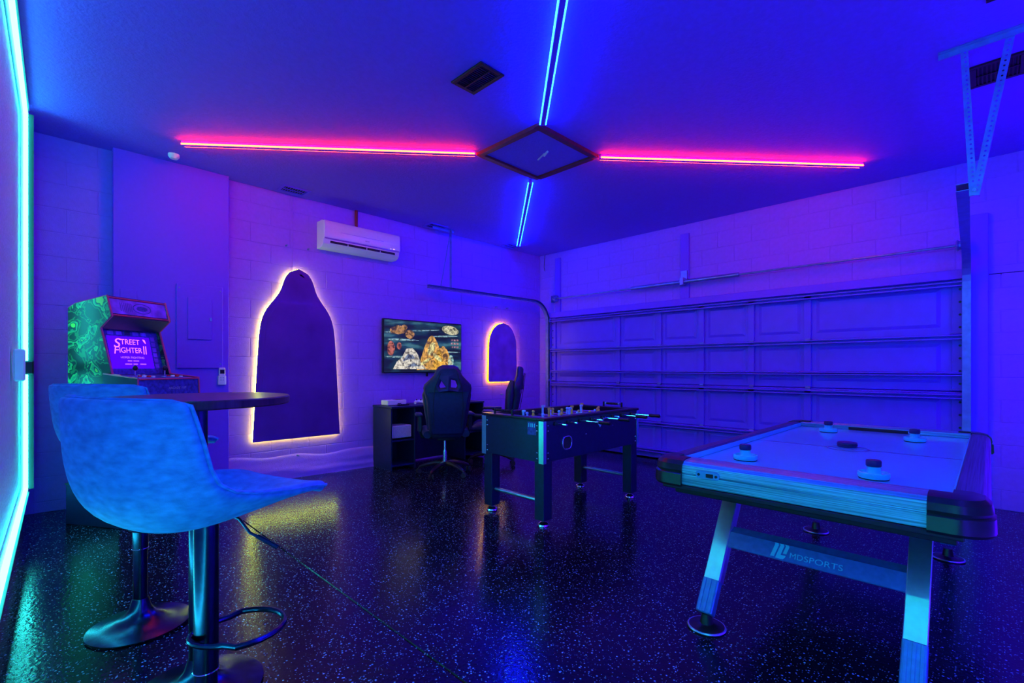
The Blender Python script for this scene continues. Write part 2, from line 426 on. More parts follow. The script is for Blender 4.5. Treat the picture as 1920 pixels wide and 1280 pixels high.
for a, b, lip in (((5.445, -2.27, 2.30), (5.405, -2.25, CZ - .01), -1), ((5.452, -2.275, 2.30), (5.60, -2.25, CZ - .01), 1)):
    me, A, B, nx, ny, d, L = perf(a, b, .034)
    h = link('angle_iron', me, 'steel', tr)
    e = A + nx * .017 * lip; f_ = B + nx * .017 * lip
    obj('flange', loft([[e, e + nx * .003, e + nx * .003 + Vector((0, .03, 0)), e + Vector((0, .03, 0))], [f_, f_ + nx * .003, f_ + nx * .003 + Vector((0, .03, 0)), f_ + Vector((0, .03, 0))]]), 'steel', h, smooth=0)
obj('bolt', [tube([(5.45, -2.29, 2.33), (5.45, -2.255, 2.33)], .012, 6)], 'chrome', tr)
obj('ceiling_angle', [box((5.47, -2.27, CZ - .004), (.36, .034, .004)), box((5.47, -2.255, CZ - .02), (.36, .004, .034))], 'steel', tr, smooth=0)
# counterbalance shaft with its spring, over the door
sh = thing('torsion_shaft', 'long steel shaft with a spring mounted above the closed garage door', 'shaft')
obj('shaft', tube([(.36, -.09, 2.425), (5.33, -.09, 2.425)], .0125, 10), 'steel', sh)
obj('spring', tube([(1.85, -.09, 2.425), (3.34, -.09, 2.425)], .026, 14), 'steel', sh)
obj('centre_bracket', [box((2.62, -.085, 2.43), (.05, .09, .10), .004), box((2.62, -.045, 2.52), (.09, .016, .12), .003)], 'steel', sh, smooth=0)
for x in (.40, 5.29):
    obj('cable_drum', [lathe([(.0, 0), (.045, 0), (.055, .01), (.04, .02), (.04, .05), (.055, .055), (.0, .055)], 20)], 'steel', sh).matrix_local = Matrix.Translation((x, -.09, 2.425)) @ Matrix.Rotation(rad(90), 4, 'Y')
    obj('bearing_plate', box((x + (.06 if x > 2 else -.045), -.07, 2.42), (.006, .09, .11)), 'steel', sh, smooth=0)
cb = obj('dangling_wire', tube([(.13, -.01, CZ), (.13, -.025, 3.12), (.125, -.03, 3.0), (.14, -.025, 2.93)], .004, 6), 'blkpl')
tag(cb, 'short dark wire dangling from the ceiling in the far corner', 'wire')

# ------------------------------------------------------------------ neon outline on the near wall
def on_wall(x, z, o=.03): return (x, wd(x) + o, z)
nf = thing('neon_outline', 'bright cyan white neon tube outlining the left edge of the near wall', 'neon light')
xa, xb, zt, zb = .545, 5.85, 3.145, .39
zb = .395
obj('neon_tube', tube([on_wall(xa, zb), on_wall(xa, zt), on_wall(xb, zt), on_wall(xb, zb)], .0, 4, closed=True), 'tube', nf) if False else None
for a, b in (((xa, zb), (xa, zt)), ((xa, zt), (xb, zt)), ((xb, zt), (xb, zb)), ((xb, zb), (xa, zb))):
    obj('neon_tube', tube([on_wall(*a), on_wall(*b)], .0125, 12), 'tube', nf)
    A_, B_ = Vector(on_wall(*a, .01)), Vector(on_wall(*b, .01))
    obj('mounting_channel', tube([A_, B_], .012, 4), 'white', nf)
    cen = Vector(((xa + xb) / 2, 0, (zt + zb) / 2)); md_ = (A_ + B_) / 2; ou = md_ - cen; ou.y = 0
    ou = Vector((math.copysign(1, ou.x), 0, 0)) if abs(a[0] - b[0]) < .01 else Vector((0, 0, math.copysign(1, ou.z)))
    lip = .062 if ou.x else .040
    q0, q1 = A_ + ou * .016, B_ + ou * .016
    obj('channel_lip', loft([[q0, q0 + ou * .003, q0 + ou * .003 + Vector((0, lip, 0)), q0 + Vector((0, lip, 0))], [q1, q1 + ou * .003, q1 + ou * .003 + Vector((0, lip, 0)), q1 + Vector((0, lip, 0))]]), 'rubber', nf, smooth=0)
obj('junction_box', box((xa, wd(xa) + .035, 1.285), (.09, .075, .10), .008), 'blkpl', nf)
jb = obj('wall_box', box((1.45, wd(1.45) + .035, 1.30), (.10, .05, .19), .008), 'white')
tag(jb, 'blue lit switch box on the near wall at the left edge of the frame', 'switch box')
# violet tube on the right-hand wall, beyond the frame
vn = thing('neon_outline', 'violet neon tube outline on the right hand wall', 'neon light')
for a, b in (((-5.0, .5), (-5.0, 2.8)), ((-5.0, 2.8), (-.8, 2.8)), ((-.8, 2.8), (-.8, .5)), ((-.8, .5), (-5.0, .5))):
    obj('neon_tube', tube([(RX - .03, *a), (RX - .03, *b)], .0125, 10), 'vtube', vn)

# ------------------------------------------------------------------ ceiling: light cross, hatch, vents, detector
def batten(name, label, a, b, m, group):
    A, B = Vector((*a, CZ - .002)), Vector((*b, CZ - .002)); d = (B - A).normalized(); n = Vector((-d.y, d.x, 0)); L = (B - A).length
    t = thing(name, label, 'led light', A, math.atan2(d.y, d.x), group)
    obj('batten', box((L / 2, 0, -.020), (L, .034, .040), .002), 'dry', t, smooth=0)
    for s_ in (-1, 1):
        obj('led_strip', box((L / 2, s_ * .0225, -.031), (L - .01, .010, .013), .003), m, t)
    return t
gC = 'light battens of the ceiling cross'
batten('led_batten', 'cyan light batten running from the ceiling hatch toward the camera', (4.55, -4.84), (3.05, -3.39), 'cstrip', gC)
batten('led_batten', 'cyan light batten running from the ceiling hatch to the far corner', (2.19, -2.60), (.325, -.865), 'cstrip', gC)
batten('led_batten', 'red light batten on the ceiling left of the square hatch', (.66, -5.305), (2.28, -3.42), 'rstrip', gC)
batten('led_batten', 'red light batten on the ceiling right of the square hatch', (3.02, -2.575), (4.665, -.69), 'rstrip', gC)
ht = thing('ceiling_hatch', 'square ceiling hatch with brown frame where the light battens meet', 'hatch', (2.635, -2.985, CZ))
hw, hd = .375, .405
for s_ in (-1, 1):
    obj('frame_side', prism([(-hd, 0), (hd, 0), (hd, -.022), (hd - .05, -.03), (-hd + .05, -.03), (-hd, -.022)], 'x', s_ * hw, s_ * (hw - .05)), 'brown', ht, smooth=0)
    obj('frame_side', prism([(-hw + .05, 0), (hw - .05, 0), (hw - .05, -.03), (-hw + .05, -.03)], 'y', s_ * hd, s_ * (hd - .05)), 'brown', ht, smooth=0)
obj('hatch_panel', box((0, 0, -.004), (2 * hw - .1, 2 * hd - .1, .012), .002), 'ceil', ht, smooth=0)
obj('hook', [tube([(.06, .02, -.01), (.06, .02, -.03), (.14, -.03, -.035)], .010, 8), tube([(.06, .02, -.012), (-.06, .07, -.014)], .007, 8)], 'white', ht)
def vent(label, cx, cy, sx, sy, along, m, n, group, two=False):
    t = thing('ceiling_vent', label, 'vent', (cx, cy, CZ), 0, group)
    for s_ in (-1, 1):
        obj('frame_bar', box((0, s_ * (sy / 2 - .015), -.006), (sx, .03, .012), .003), m, t, smooth=0)
        obj('frame_bar', box((s_ * (sx / 2 - .015), 0, -.006), (.03, sy - .06, .012), .003), m, t, smooth=0)
    obj('duct', box((0, 0, -.0015), (sx - .06, sy - .06, .002)), 'rubber', t, smooth=0)
    for i in range(n):
        u = -1 + 2 * (i + .5) / n
        if along == 'x': g = box((0, u * (sy / 2 - .03), -.008), (sx - .06, .009, .003), 0, Matrix.Rotation(rad(30), 3, 'X'))
        else: g = box((u * (sx / 2 - .03), 0, -.008), (.009, sy - .06, .003), 0, Matrix.Rotation(rad(30), 3, 'Y'))
        obj('slat', g, m, t, smooth=0)
    if along == 'y': obj('divider', box((0, 0, -.01), (sx - .06, .012, .006)), m, t, smooth=0)
    else: obj('divider', box((0, 0, -.01), (.012, sy - .06, .006)), m, t, smooth=0)
    return t
gV = 'ceiling vents'
vent('dark bronze slatted vent on the ceiling between the red and cyan battens', 3.105, -4.11, .31, .205, 'y', 'vent', 14, gV)
vent('white ceiling vent above the tall glowing plaque', .18, -4.20, .2, .29, 'x', 'door', 9, gV)
vent('white ceiling vent above the left door track', .18, -2.33, .2, .29, 'x', 'door', 9, gV)
vent('white ceiling vent nearest the far corner', .17, -.86, .2, .29, 'x', 'door', 9, gV)
vent('dark bronze vent on the ceiling behind the V bracket at right', 5.55, -1.79, .26, .32, 'y', 'vent', 10, gV)
vent('dark bronze vent at the top right edge of the ceiling', 5.60, -2.80, .2, .30, 'y', 'vent', 8, gV)
sd = obj('motion_sensor', lathe([(0, 0), (.045, 0), (.045, -.018), (.03, -.04), (.0, -.045)], 20), 'white', None, (.30, -5.30, CZ))
tag(sd, 'small white round sensor on the ceiling near the boxed corner', 'sensor')

# ------------------------------------------------------------------ left wall: fuse box, plates, air conditioner, pipe, plaques, screen
fb = thing('fuse_box', 'grey blue metal fuse box cover with small door on the boxed wall', 'fuse box', (.098, -5.055, 0))
obj('cover', box((.008, 0, 1.68), (.018, .385, .80), .004), 'dry', fb, smooth=0)
dr_ = obj('door', box((.021, -.005, 1.755), (.012, .20, .40), .003), 'dry', fb, smooth=0)
obj('latch', box((.03, .085, 1.755), (.012, .02, .035), .003), 'steel', dr_, smooth=0)
for y in (-.17, .17):
    for z in (1.32, 2.04): obj('screw', tube([(.016, y, z), (.021, y, z)], .008, 8), 'steel', fb)
jp = thing('blank_plate', 'flat blank square plate on the boxed wall behind the arcade machine', 'plate', (.098, -5.60, 0))
obj('plate', box((.005, 0, 1.80), (.01, .12, .36), .003), 'dry', jp, smooth=0)
obj('screw', tube([(.01, 0, 1.9), (.013, 0, 1.9)], .006, 8), 'steel', jp)
rc = thing('remote_control', 'small white remote control in a cradle on the boxed wall', 'remote control', (.098, -4.872, 1.19))
obj('cradle', box((.014, 0, -.03), (.028, .07, .09), .004), 'white', rc, smooth=0)
obj('handset', box((.018, 0, .015), (.022, .055, .16), .006), 'warmwhite', rc)
obj('display', box((.0295, 0, .055), (.002, .04, .04)), 'bezel', rc, smooth=0)
for i in range(2):
    for j in range(2): obj('key', box((.0295, -.01 + .02 * i, -.005 - .022 * j), (.003, .012, .01), .001), 'speaker', rc, smooth=0)

ac = thing('air_conditioner', 'white wall mounted air conditioner with open louver high on the block wall', 'air conditioner', (.0, -3.385, 2.66))
hl = .49
prof = [(.0, .31), (.14, .31), (.175, .295), (.19, .27), (.19, .10), (.178, .095), (.178, .088), (.17, .04), (.14, .012), (.10, 0), (.0, 0)]
obj('body', prism([(y, z) for y, z in prof], 'y', -hl, hl) if False else ([(x, s_ * hl, z) for s_ in (-1, 1) for x, z in prof], [tuple(range(len(prof)))[::-1], tuple(range(len(prof), 2 * len(prof)))] + [(i, (i + 1) % len(prof), (i + 1) % len(prof) + len(prof), i + len(prof)) for i in range(len(prof))]), 'warmwhite', ac)
pf = [(.188, .105), (.198, .105), (.204, .13), (.204, .25), (.196, .285), (.18, .302), (.176, .298), (.188, .27)]
obj('front_panel', ([(x, s_ * (hl - .004), z) for s_ in (-1, 1) for x, z in pf], [tuple(range(8))[::-1], tuple(range(8, 16))] + [(i, (i + 1) % 8, (i + 1) % 8 + 8, i + 8) for i in range(8)]), 'warmwhite', ac)
obj('air_slot', box((.168, .01, .066), (.022, .84, .038), .003, Matrix.Rotation(rad(-14), 3, 'Y')), 'rubber', ac, smooth=0)
obj('shade_band', box((.186, 0, .098), (.012, 2 * hl - .02, .012), .002), 'violetprint', ac, smooth=0)
lv = obj('louver', box((.176, .01, .040), (.03, .85, .006), .002, Matrix.Rotation(rad(-25), 3, 'Y')), 'warmwhite', ac, smooth=0)
for y in (-.2, 0.04, .22): obj('louver_pin', box((.18, y, .055), (.012, .006, .03)), 'white', lv, smooth=0)
obj('status_light', [box((.203, .40, .113), (.003, .018, .008)), box((.203, .355, .113), (.003, .008, .006))], 'ledw', ac, smooth=0)
obj('maker_mark', [box((.2045, .015 + .014 * i, .145), (.001, .009, .014)) for i in range(4)], 'speaker', ac, smooth=0)
obj('gold_line', box((.2045, -.02, .185), (.001, .55, .003)), 'violetprint', ac, smooth=0)

pp = obj('conduit_pipe', tube([(.022, -3.40, 2.95), (.022, -3.40, CZ)], .018, 12), 'brown')
tag(pp, 'short brown pipe from the ceiling down to the air conditioner', 'pipe')
def plaque(name, label, half, zs, mt, led, cord_y, cy, edge):
    """wall plaque with a glowing back light; half(z) is the half width"""
    t = thing(name, label, 'wall art', (0, cy, 0))
    top, bot = zs
    n = 40; L_ = [(half(bot + (top - bot) * i / n), bot + (top - bot) * i / n) for i in range(n + 1)]
    ol = [(a, z) for a, z in L_] + [(-a, z) for a, z in L_[::-1]]
    obj_ = link('panel', plate('panel', [ol], .012, .003, lambda c: Vector((.052 + c.z, c.x, c.y))), mt, t)
    k = .975; zc = (top + bot) / 2
    inner = [(u * .995 - math.copysign(.003, u), zc + (z - zc) * .997) for u, z in ol]
    obj('led_strip', tube([(.026, u, z) for u, z in inner], .0055, 6, closed=True), led, t)
    mid = [(u * .9 - math.copysign(.02, u), zc + (z - zc) * .94) for u, z in ol]
    link('inlay', plate('inlay', [mid], .003, .001, lambda c: Vector((.0595 + c.z, c.x, c.y))), edge, t)
    for u, z in ((-.12, bot + .25), (.12, bot + .25), (0, top - .2)):
        obj('standoff', tube([(0, u, z), (.047, u, z)], .01, 8), 'steel', t)
    obj('cord', tube([(.006, cord_y, top - .06), (.006, cord_y, CZ - .01)], .0045, 6), 'wall', t)
    return t
def half_big(z):
    t = (z - .50) / (2.385 - .50)
    body = .475 - .10 * t
    neck = 1 / (1 + math.exp((t - .80) / .045))
    dome = math.sqrt(max(0, 1 - max(0, (t - .90) / .10) ** 2))
    return max(.002, (.15 + (body - .15) * neck) * dome)
def half_small(z):
    t = (z - 1.06) / (1.99 - 1.06)
    dome = math.sqrt(max(0, 1 - max(0, (t - .62) / .38) ** 2))
    return max(.002, (.31 - .02 * t) * dome * (1 if t > .03 else .93 + t * 2.3))
plaque('wall_plaque', 'tall dark purple arched plaque with pale yellow back light on the block wall', half_big, (.50, 2.385), 'panelprint', 'warmled', -.05, -4.10, 'panelprint')
plaque('wall_plaque', 'small violet rounded plaque with orange yellow back light near the far corner', half_small, (1.06, 1.99), 'violetprint', 'amberled', .0, -.93, 'violetprint')

tv = thing('television', 'wide flat screen with a colourful space picture hung above the desk', 'television', (0, -2.425, 1.565))
obj('casing', box((.05, 0, 0), (.045, 1.27, .70), .006), 'bezel', tv)
obj('mount', [box((.015, 0, 0), (.03, .4, .3)), box((.03, .06, -.37), (.02, .02, .06))], 'rubber', tv, smooth=0)
def screen_mat():
    m, nt, b = nodes('space_picture'); L = nt.links.new
    tc = N(nt, 'ShaderNodeTexCoord'); mp = N(nt, 'ShaderNodeMapping'); mp.inputs['Scale'].default_value = (1, 1.1, 5)
    L(tc.outputs['Object'], mp.inputs[0])
    no = N(nt, 'ShaderNodeTexNoise'); no.inputs['Scale'].default_value = 2.2; no.inputs['Detail'].default_value = 4; L(mp.outputs[0], no.inputs['Vector'])
    r = N(nt, 'ShaderNodeValToRGB'); cr = r.color_ramp
    cr.elements[0].position = .42; cr.elements[0].color = (.006, .010, .02, 1)
    cr.elements[1].position = .78; cr.elements[1].color = (.10, .30, .34, 1)
    e = cr.elements.new(.56); e.color = (.010, .045, .075, 1)
    L(no.outputs[0], r.inputs[0]); L(r.outputs[0], b.inputs['Emission Color']); b.inputs['Emission Strength'].default_value = 1.
    b.inputs['Base Color'].default_value = (.01, .01, .01, 1); b.inputs['Roughness'].default_value = .3
    return m
MT['screen'] = screen_mat()
scr = obj('screen', box((.0735, 0, 0), (.002, 1.245, .675)), 'screen', tv, smooth=0)
def paint(col, st):
    m, nt, b = nodes('picture_colour'); L = nt.links.new
    tc = N(nt, 'ShaderNodeTexCoord'); no = N(nt, 'ShaderNodeTexNoise'); no.inputs['Scale'].default_value = 17; no.inputs['Detail'].default_value = 5
    no.inputs['Distortion'].default_value = 1.2
    L(tc.outputs['Object'], no.inputs['Vector'])
    r = N(nt, 'ShaderNodeValToRGB'); e = r.color_ramp.elements; e[0].position = .38; e[1].position = .62
    e[0].color = (*[c * .16 for c in col], 1); e[1].color = (*[min(1, c * 1.35) for c in col], 1)
    L(no.outputs[0], r.inputs[0]); L(r.outputs[0], b.inputs['Emission Color']); b.inputs['Emission Strength'].default_value = st
    b.inputs['Base Color'].default_value = (.01, .01, .01, 1)
    return m
def pic(col, pts_list, o, st=1.):
    m = paint(col, st)
    for pts in pts_list:
        link('picture_shape', plate('picture_shape', [pts], .0004, 0, lambda c: Vector((.0752 + o * .0006 + c.z, c.x, c.y))), m, scr)
def ell(cx, cy, a, b, n=28, rot=0): return [(cx + a * cos(2 * pi * k / n) * cos(rot) - b * sin(2 * pi * k / n) * sin(rot), cy + a * cos(2 * pi * k / n) * sin(rot) + b * sin(2 * pi * k / n) * cos(rot)) for k in range(n)]
def blob(cx, cy, a, b, seed, rot=0., k=.28):
    pts = ell(0, 0, a, b, 36, 0)
    out = []
    for x, y in pts:
        n_ = 1 + k * noise.noise((x * 14 + seed, y * 14, seed * 1.7)); x, y = x * n_, y * n_
        out.append((cx + x * cos(rot) - y * sin(rot), cy + x * sin(rot) + y * cos(rot)))
    return out
pic((.55, .52, .30), [ell(.43, .25, .15, .062, rot=-.12)], 0)
pic((.22, .38, .40), [ell(.34, .16, .22, .012, rot=.05), ell(-.48, .175, .14, .010), ell(-.34, .085, .24, .012), ell(-.05, .22, .30, .008, rot=.08), ell(.3, -.06, .30, .010), ell(-.45, -.14, .16, .012)], 0)
pic((.50, .25, .07), [blob(-.42, .21, .13, .055, 1), blob(-.24, .16, .08, .055, 2), blob(-.33, .25, .05, .03, 3)], 1, .8)
def hill(x0, x1, top, base, pw=1.0): return [(x0 + (x1 - x0) * i / 24, base + (top - base) * sin(pi * i / 24) ** pw) for i in range(25)]
pic((.70, .36, .06), [hill(-.14, .36, .16, -.31, 1.3), hill(.10, .50, .02, -.31, 1.1)], 2)
pic((.95, .68, .26), [ell(.10, -.02, .05, .10, rot=-.5), ell(.20, -.14, .09, .03, rot=-.6), ell(.0, -.20, .10, .022, rot=.5)], 3)
pic((.42, .12, .07), [blob(-.53, -.04, .055, .09, 12), blob(-.40, .0, .035, .045, 13)], 1)
pic((.60, .56, .46), [[(-.50, -.30), (-.44, -.20), (-.36, -.14), (-.30, -.03), (-.20, -.02), (-.12, -.10), (-.08, -.20), (.02, -.30)]], 3)
pic((.16, .20, .28), [[(-.36, -.20), (-.28, -.10), (-.20, -.11), (-.16, -.16), (-.26, -.17)], [(-.30, -.27), (-.18, -.21), (-.10, -.26)]], 4)
pic((.34, .58, .50), [blob(.43, -.20, .05, .09, 19)], 2)
pic((.40, .20, .22), [[(.44 + .05 * i, .10 - .05 * j), (.475 + .05 * i, .10 - .05 * j), (.475 + .05 * i, .125 - .05 * j), (.44 + .05 * i, .125 - .05 * j)] for i in range(3) for j in range(3)], 1)

# ------------------------------------------------------------------ desk and what lies on it
dk = thing('desk', 'black laminate desk with open cubby shelves against the block wall', 'desk', (.0, -2.44, fz(-2.44)))
dt = .815 - fz(-2.44); hw = .74
obj('top', box((.245, 0, dt - .011), (.45, 2 * hw, .022), .002), 'black', dk, smooth=0)
for y in (-hw + .010, -hw + .34, hw - .34, hw - .01):
    obj('side_panel', box((.245, y, dt / 2 - .012), (.42, .020, dt - .026), .002), 'black', dk, smooth=0)
for s_ in (-1, 1):
    for z in (.36, .06): obj('shelf', box((.245, s_ * (hw - .175), z), (.41, .31, .018), .002), 'black', dk, smooth=0)
obj('back_panel', box((.05, 0, dt * .5), (.012, 2 * hw - .05, dt - .04), .002), 'black', dk, smooth=0)
z0 = .815
gc = thing('game_console', 'white slim box shaped game console on the left end of the desk', 'game console', (.20, -2.985, z0))
obj('case', box((0, 0, .034), (.16, .27, .062), .006), 'white', gc)
obj('vent', box((-.0, .06, .0655), (.10, .10, .002)), 'rubber', gc, smooth=0)
obj('foot', [box((x, y, .002), (.02, .02, .006)) for x in (-.06, .06) for y in (-.11, .11)], 'rubber', gc, smooth=0)
obj('port_bar', box((.081, .03, .02), (.002, .05, .008)), 'bezel', gc, smooth=0)
rm = thing('remote_control', 'flat dark remote control lying in front of the white console', 'remote control', (.36, -2.95, z0), rad(80))
obj('handset', box((0, 0, .009), (.15, .04, .016), .005), 'blkpl', rm)
for i in range(4): obj('key', box((-.05 + .03 * i, 0, .018), (.012, .02, .003), .001), 'rubber', rm, smooth=0)
pc = thing('game_controller', 'white game controller on the desk beside the chair', 'controller', (.30, -2.67, z0), rad(70))
bod = [tube([(-.065, -.035, .018), (-.05, -.005, .026), (-.03, .02, .03), (.03, .02, .03), (.05, -.005, .026), (.065, -.035, .018)], .022, 12, taper=[.75, 1, 1.05, 1.05, 1, .75])]
obj('shell', bod, 'white', pc, smooth=60)
for x in (-.035, .02): obj('thumbstick', tube([(x, .01, .045), (x, .01, .062)], .009, 10), 'blkpl', pc)
obj('button_cluster', [tube([(.04 + .011 * cos(a), .025 + .011 * sin(a), .045), (.04 + .011 * cos(a), .025 + .011 * sin(a), .056)], .004, 8) for a in (0, pi / 2, pi, 3 * pi / 2)], 'speaker', pc)
sb = thing('white_box', 'pale blue white box with fine grille in the left cubby of the desk', 'box', (.30, -3.005, .427))
obj('case', box((0, 0, .075), (.24, .27, .148), .005), 'white', sb)
obj('grille', box((.121, 0, .075), (.003, .255, .135), .001), 'speaker', sb, smooth=0)

# ------------------------------------------------------------------ gaming chairs
def gaming_chair(label, loc, rz, group):
    t = thing('gaming_chair', label, 'chair', loc, rz, group)
    for k in range(5):
        a = rad(90 + 72 * k); R = .31
        pts = [(R * u * cos(a), R * u * sin(a), z) for u, z in ((.08, .125), (.35, .13), (.7, .108), (.95, .08), (1.0, .065))]
        l = obj('base_leg', tube(pts, .026, 8, taper=[1.1, 1, .85, .7, .5]), 'blkpl', t)
        cx, cy = R * cos(a), R * sin(a); q = Vector((-sin(a + .6), cos(a + .6), 0))
        obj('caster', [tube([(cx + q.x * s_ * .012, cy + q.y * s_ * .012, .029), (cx + q.x * s_ * .026, cy + q.y * s_ * .026, .029)], .028, 14) for s_ in (-1, 1)] + [tube([(cx, cy, .03), (cx, cy, .07)], .009, 8)], 'rubber', l)
    obj('gas_cylinder', [tube([(0, 0, .10), (0, 0, .28)], .026, 14), tube([(0, 0, .28), (0, 0, .42)], .014, 12)], 'chrome', t)
    obj('mechanism', box((0, 0, .425), (.20, .24, .04), .01), 'blkpl', t)
    obj('tilt_lever', tube([(.1, .05, .42), (.2, .07, .415), (.26, .075, .41)], .006, 8), 'blkpl', t)
    st = obj('seat', [box((0, .03, .485), (.36, .50, .09), .035)], 'leather', t, smooth=60)
    for s_ in (-1, 1):
        obj('seat_bolster', tube([(s_ * .215, -.19, .49), (s_ * .225, 0, .505), (s_ * .22, .2, .50), (s_ * .20, .27, .48)], .055, 12, taper=[.8, 1, 1, .6]), 'leather', st, smooth=60)
    hwz = [(.0, .175), (.05, .20), (.2, .215), (.40, .235), (.50, .262), (.54, .268), (.58, .258), (.64, .20), (.69, .155), (.74, .135), (.78, .105), (.80, .06)]
    ol = [(h, z) for z, h in hwz] + [(-h, z) for z, h in hwz[::-1]]
    def hole(s_): return [(s_ * x, z) for x, z in [(.028, .56), (.085, .55), (.10, .575), (.075, .635), (.03, .645)]][::s_ if s_ > 0 else -1]
    tilt = Matrix.Translation((0, -.225, .48)) @ Matrix.Rotation(rad(9), 4, 'X')
    def fn(c):
        x, z, d = c.x, c.y, c.z
        yy = d + .9 * x * x - .05 * sin(pi * z / .8)
        return tilt @ Vector((x, yy, z))
    me = plate('backrest', [ol, hole(1), hole(-1)], .085, .032, fn, 60)
    bk = link('backrest', me, 'leather', t)
    for s_ in (-1, 1):
        obj('side_bolster', xf(tube([(s_ * .19, .06, .06), (s_ * .205, .07, .25), (s_ * .23, .085, .45), (s_ * .20, .075, .60)], .045, 10, taper=[.6, 1, 1.05, .5]), tilt), 'leather', bk, smooth=60)
    obj('seam', [xf(tube([(s_ * .15, -.066 , .10), (s_ * .165, -.075, .35), (s_ * .15, -.078, .56), (s_ * .09, -.075, .72)], .004, 6), tilt) for s_ in (-1, 1)], 'rubber', bk)
    for s_ in (-1, 1):
        ar = obj('armrest', [box((s_ * .30, .02, .70), (.085, .26, .035), .014), ], 'leather', t, smooth=60)
        obj('arm_post', [box((s_ * .29, -.02, .60), (.05, .08, .19), .01), tube([(s_ * .29, -.02, .52), (s_ * .27, -.02, .45), (s_ * .10, -.02, .435)], .02, 8)], 'blkpl', ar)
    return t
gG = 'gaming chairs at the desk'
AZ = lambda a: rad(45 + a)      # heading: local +Y turned a degrees left of the view axis
gaming_chair('dark gaming chair with back to the camera at the black desk', (1.0, -2.79, fz(-2.79)), AZ(14), gG)
gaming_chair('dark gaming chair seen side on behind the foosball table', (.88, -1.90, fz(-1.90)), AZ(92), gG)

# ------------------------------------------------------------------ foosball table
fx, fy = 2.75, -2.745; ff = fz(fy)
ft = thing('foosball_table', 'black foosball table with aluminium corners and chrome feet', 'foosball table', (fx, fy, ff))
W, Lh, zt_, zb_ = .35, .695, .895 - ff, .555 - ff
obj('end_panel', box((0, -Lh + .012, (zt_ + zb_) / 2 - .01), (2 * W - .02, .024, zt_ - zb_ - .02), .002), 'black', ft, smooth=0)
obj('end_panel', box((0, Lh - .012, (zt_ + zb_) / 2 - .01), (2 * W - .02, .024, zt_ - zb_ - .02), .002), 'black', ft, smooth=0)
for s_ in (-1, 1):
    obj('side_panel', box((s_ * (W - .012), 0, (zt_ + zb_) / 2 - .01), (.024, 2 * Lh - .02, zt_ - zb_ - .02), .002), 'black', ft, smooth=0)
    obj('side_rim', box((s_ * (W - .03), 0, zt_ - .01), (.075, 2 * Lh + .01, .02), .004), 'blkpl', ft, smooth=0)
    obj('end_rim', box((0, s_ * (Lh - .04), zt_ - .0105), (2 * W - .136, .095, .018), .003), 'blkpl', ft, smooth=0)
obj('playfield', box((0, 0, zt_ - .13), (2 * W - .05, 2 * Lh - .05, .012)), 'violetprint', ft, smooth=0)
obj('bottom_panel', box((0, 0, zb_ + .02), (2 * W - .05, 2 * Lh - .05, .012)), 'black', ft, smooth=0)
for sx in (-1, 1):
    for sy in (-1, 1):
        ct = obj('corner_trim', [prism([(sx * (W - .045), sy * Lh), (sx * W, sy * Lh), (sx * W, sy * (Lh - .03)), (sx * (W + .004), sy * (Lh - .03)), (sx * (W + .004), sy * (Lh + .004)), (sx * (W - .045), sy * (Lh + .004))], 'z', zb_ - .01, zt_ - .022)], 'alu', ft, smooth=0)
        for z in (zb_ + .025, zb_ + .07, zt_ - .06, zt_ - .10):
            obj('screw', ball((sx * (W - .065), sy * (Lh + .001), z), .007, 8, 5), 'chrome', ct)
            obj('screw', ball((sx * (W + .001), sy * (Lh - .055), z), .006, 8, 5), 'chrome', ct)
        x, y = sx * (W - .055), sy * (Lh - .062); zg = fz(fy + y) - ff
        lg = obj('leg', box((x, y, (zb_ + zg + .05) / 2), (.095, .10, zb_ - zg - .05), .003), 'black', ft, smooth=0)
        obj('foot', lathe([(.012, .06), (.012, .032), (.028, .028), (.045, .016), (.048, .004), (.044, 0), (0, 0)][::-1], 20, (x, y, zg)), 'chrome', lg)
for sy in (-1, 1):
    obj('stretcher', tube([(-W + .07, sy * (Lh - .062), .20), (W - .07, sy * (Lh - .062), .20)], .017, 12), 'alu', ft)
rb = obj('ball_return', link('q', plate('ball_return', [rrect(.12, .115, .045), [(x * .8, y * .8) for x, y in rrect(.12, .115, .045)][::-1]], .012, .003, lambda c: Vector((W + .004 + c.z, -.40 + c.x, zb_ + .125 + c.y))), 'chrome', ft), 'chrome') if False else link('ball_return', plate('ball_return', [rrect(.125, .115, .045), [(x * .82, y * .82) for x, y in rrect(.125, .115, .045)][::-1]], .012, .003, lambda c: Vector((W + .004 + c.z, -.41 + c.x, zb_ + .125 + c.y))), 'chrome', ft)
obj('cup', box((W + .0005, -.41, zb_ + .125), (.002, .10, .09)), 'rubber', rb, smooth=0)
for y, z in ((-.15, zt_ - .17), (.25, zt_ - .13)):
    obj('bolt', ball((W + .001, y, z), .006, 8, 5), 'chrome', ft)
tri = link('pennant', plate('pennant', [[(-.07, 0), (.07, 0), (0, -.075)]], .004, 0, lambda c: Vector((W + .004 + c.z, .05 + c.x, zt_ - .055 + c.y))), 'cyanp', ft)
lab = obj('sticker', box((W - .12, -Lh - .001, zt_ - .085), (.09, .002, .10)), 'deck', ft, smooth=0)
obj('sticker_mark', [box((W - .12 + dx, -Lh - .0025, zt_ - .06), (.008, .001, .03)) for dx in (-.03, -.008, .008, .03)], 'logo', lab, smooth=0)
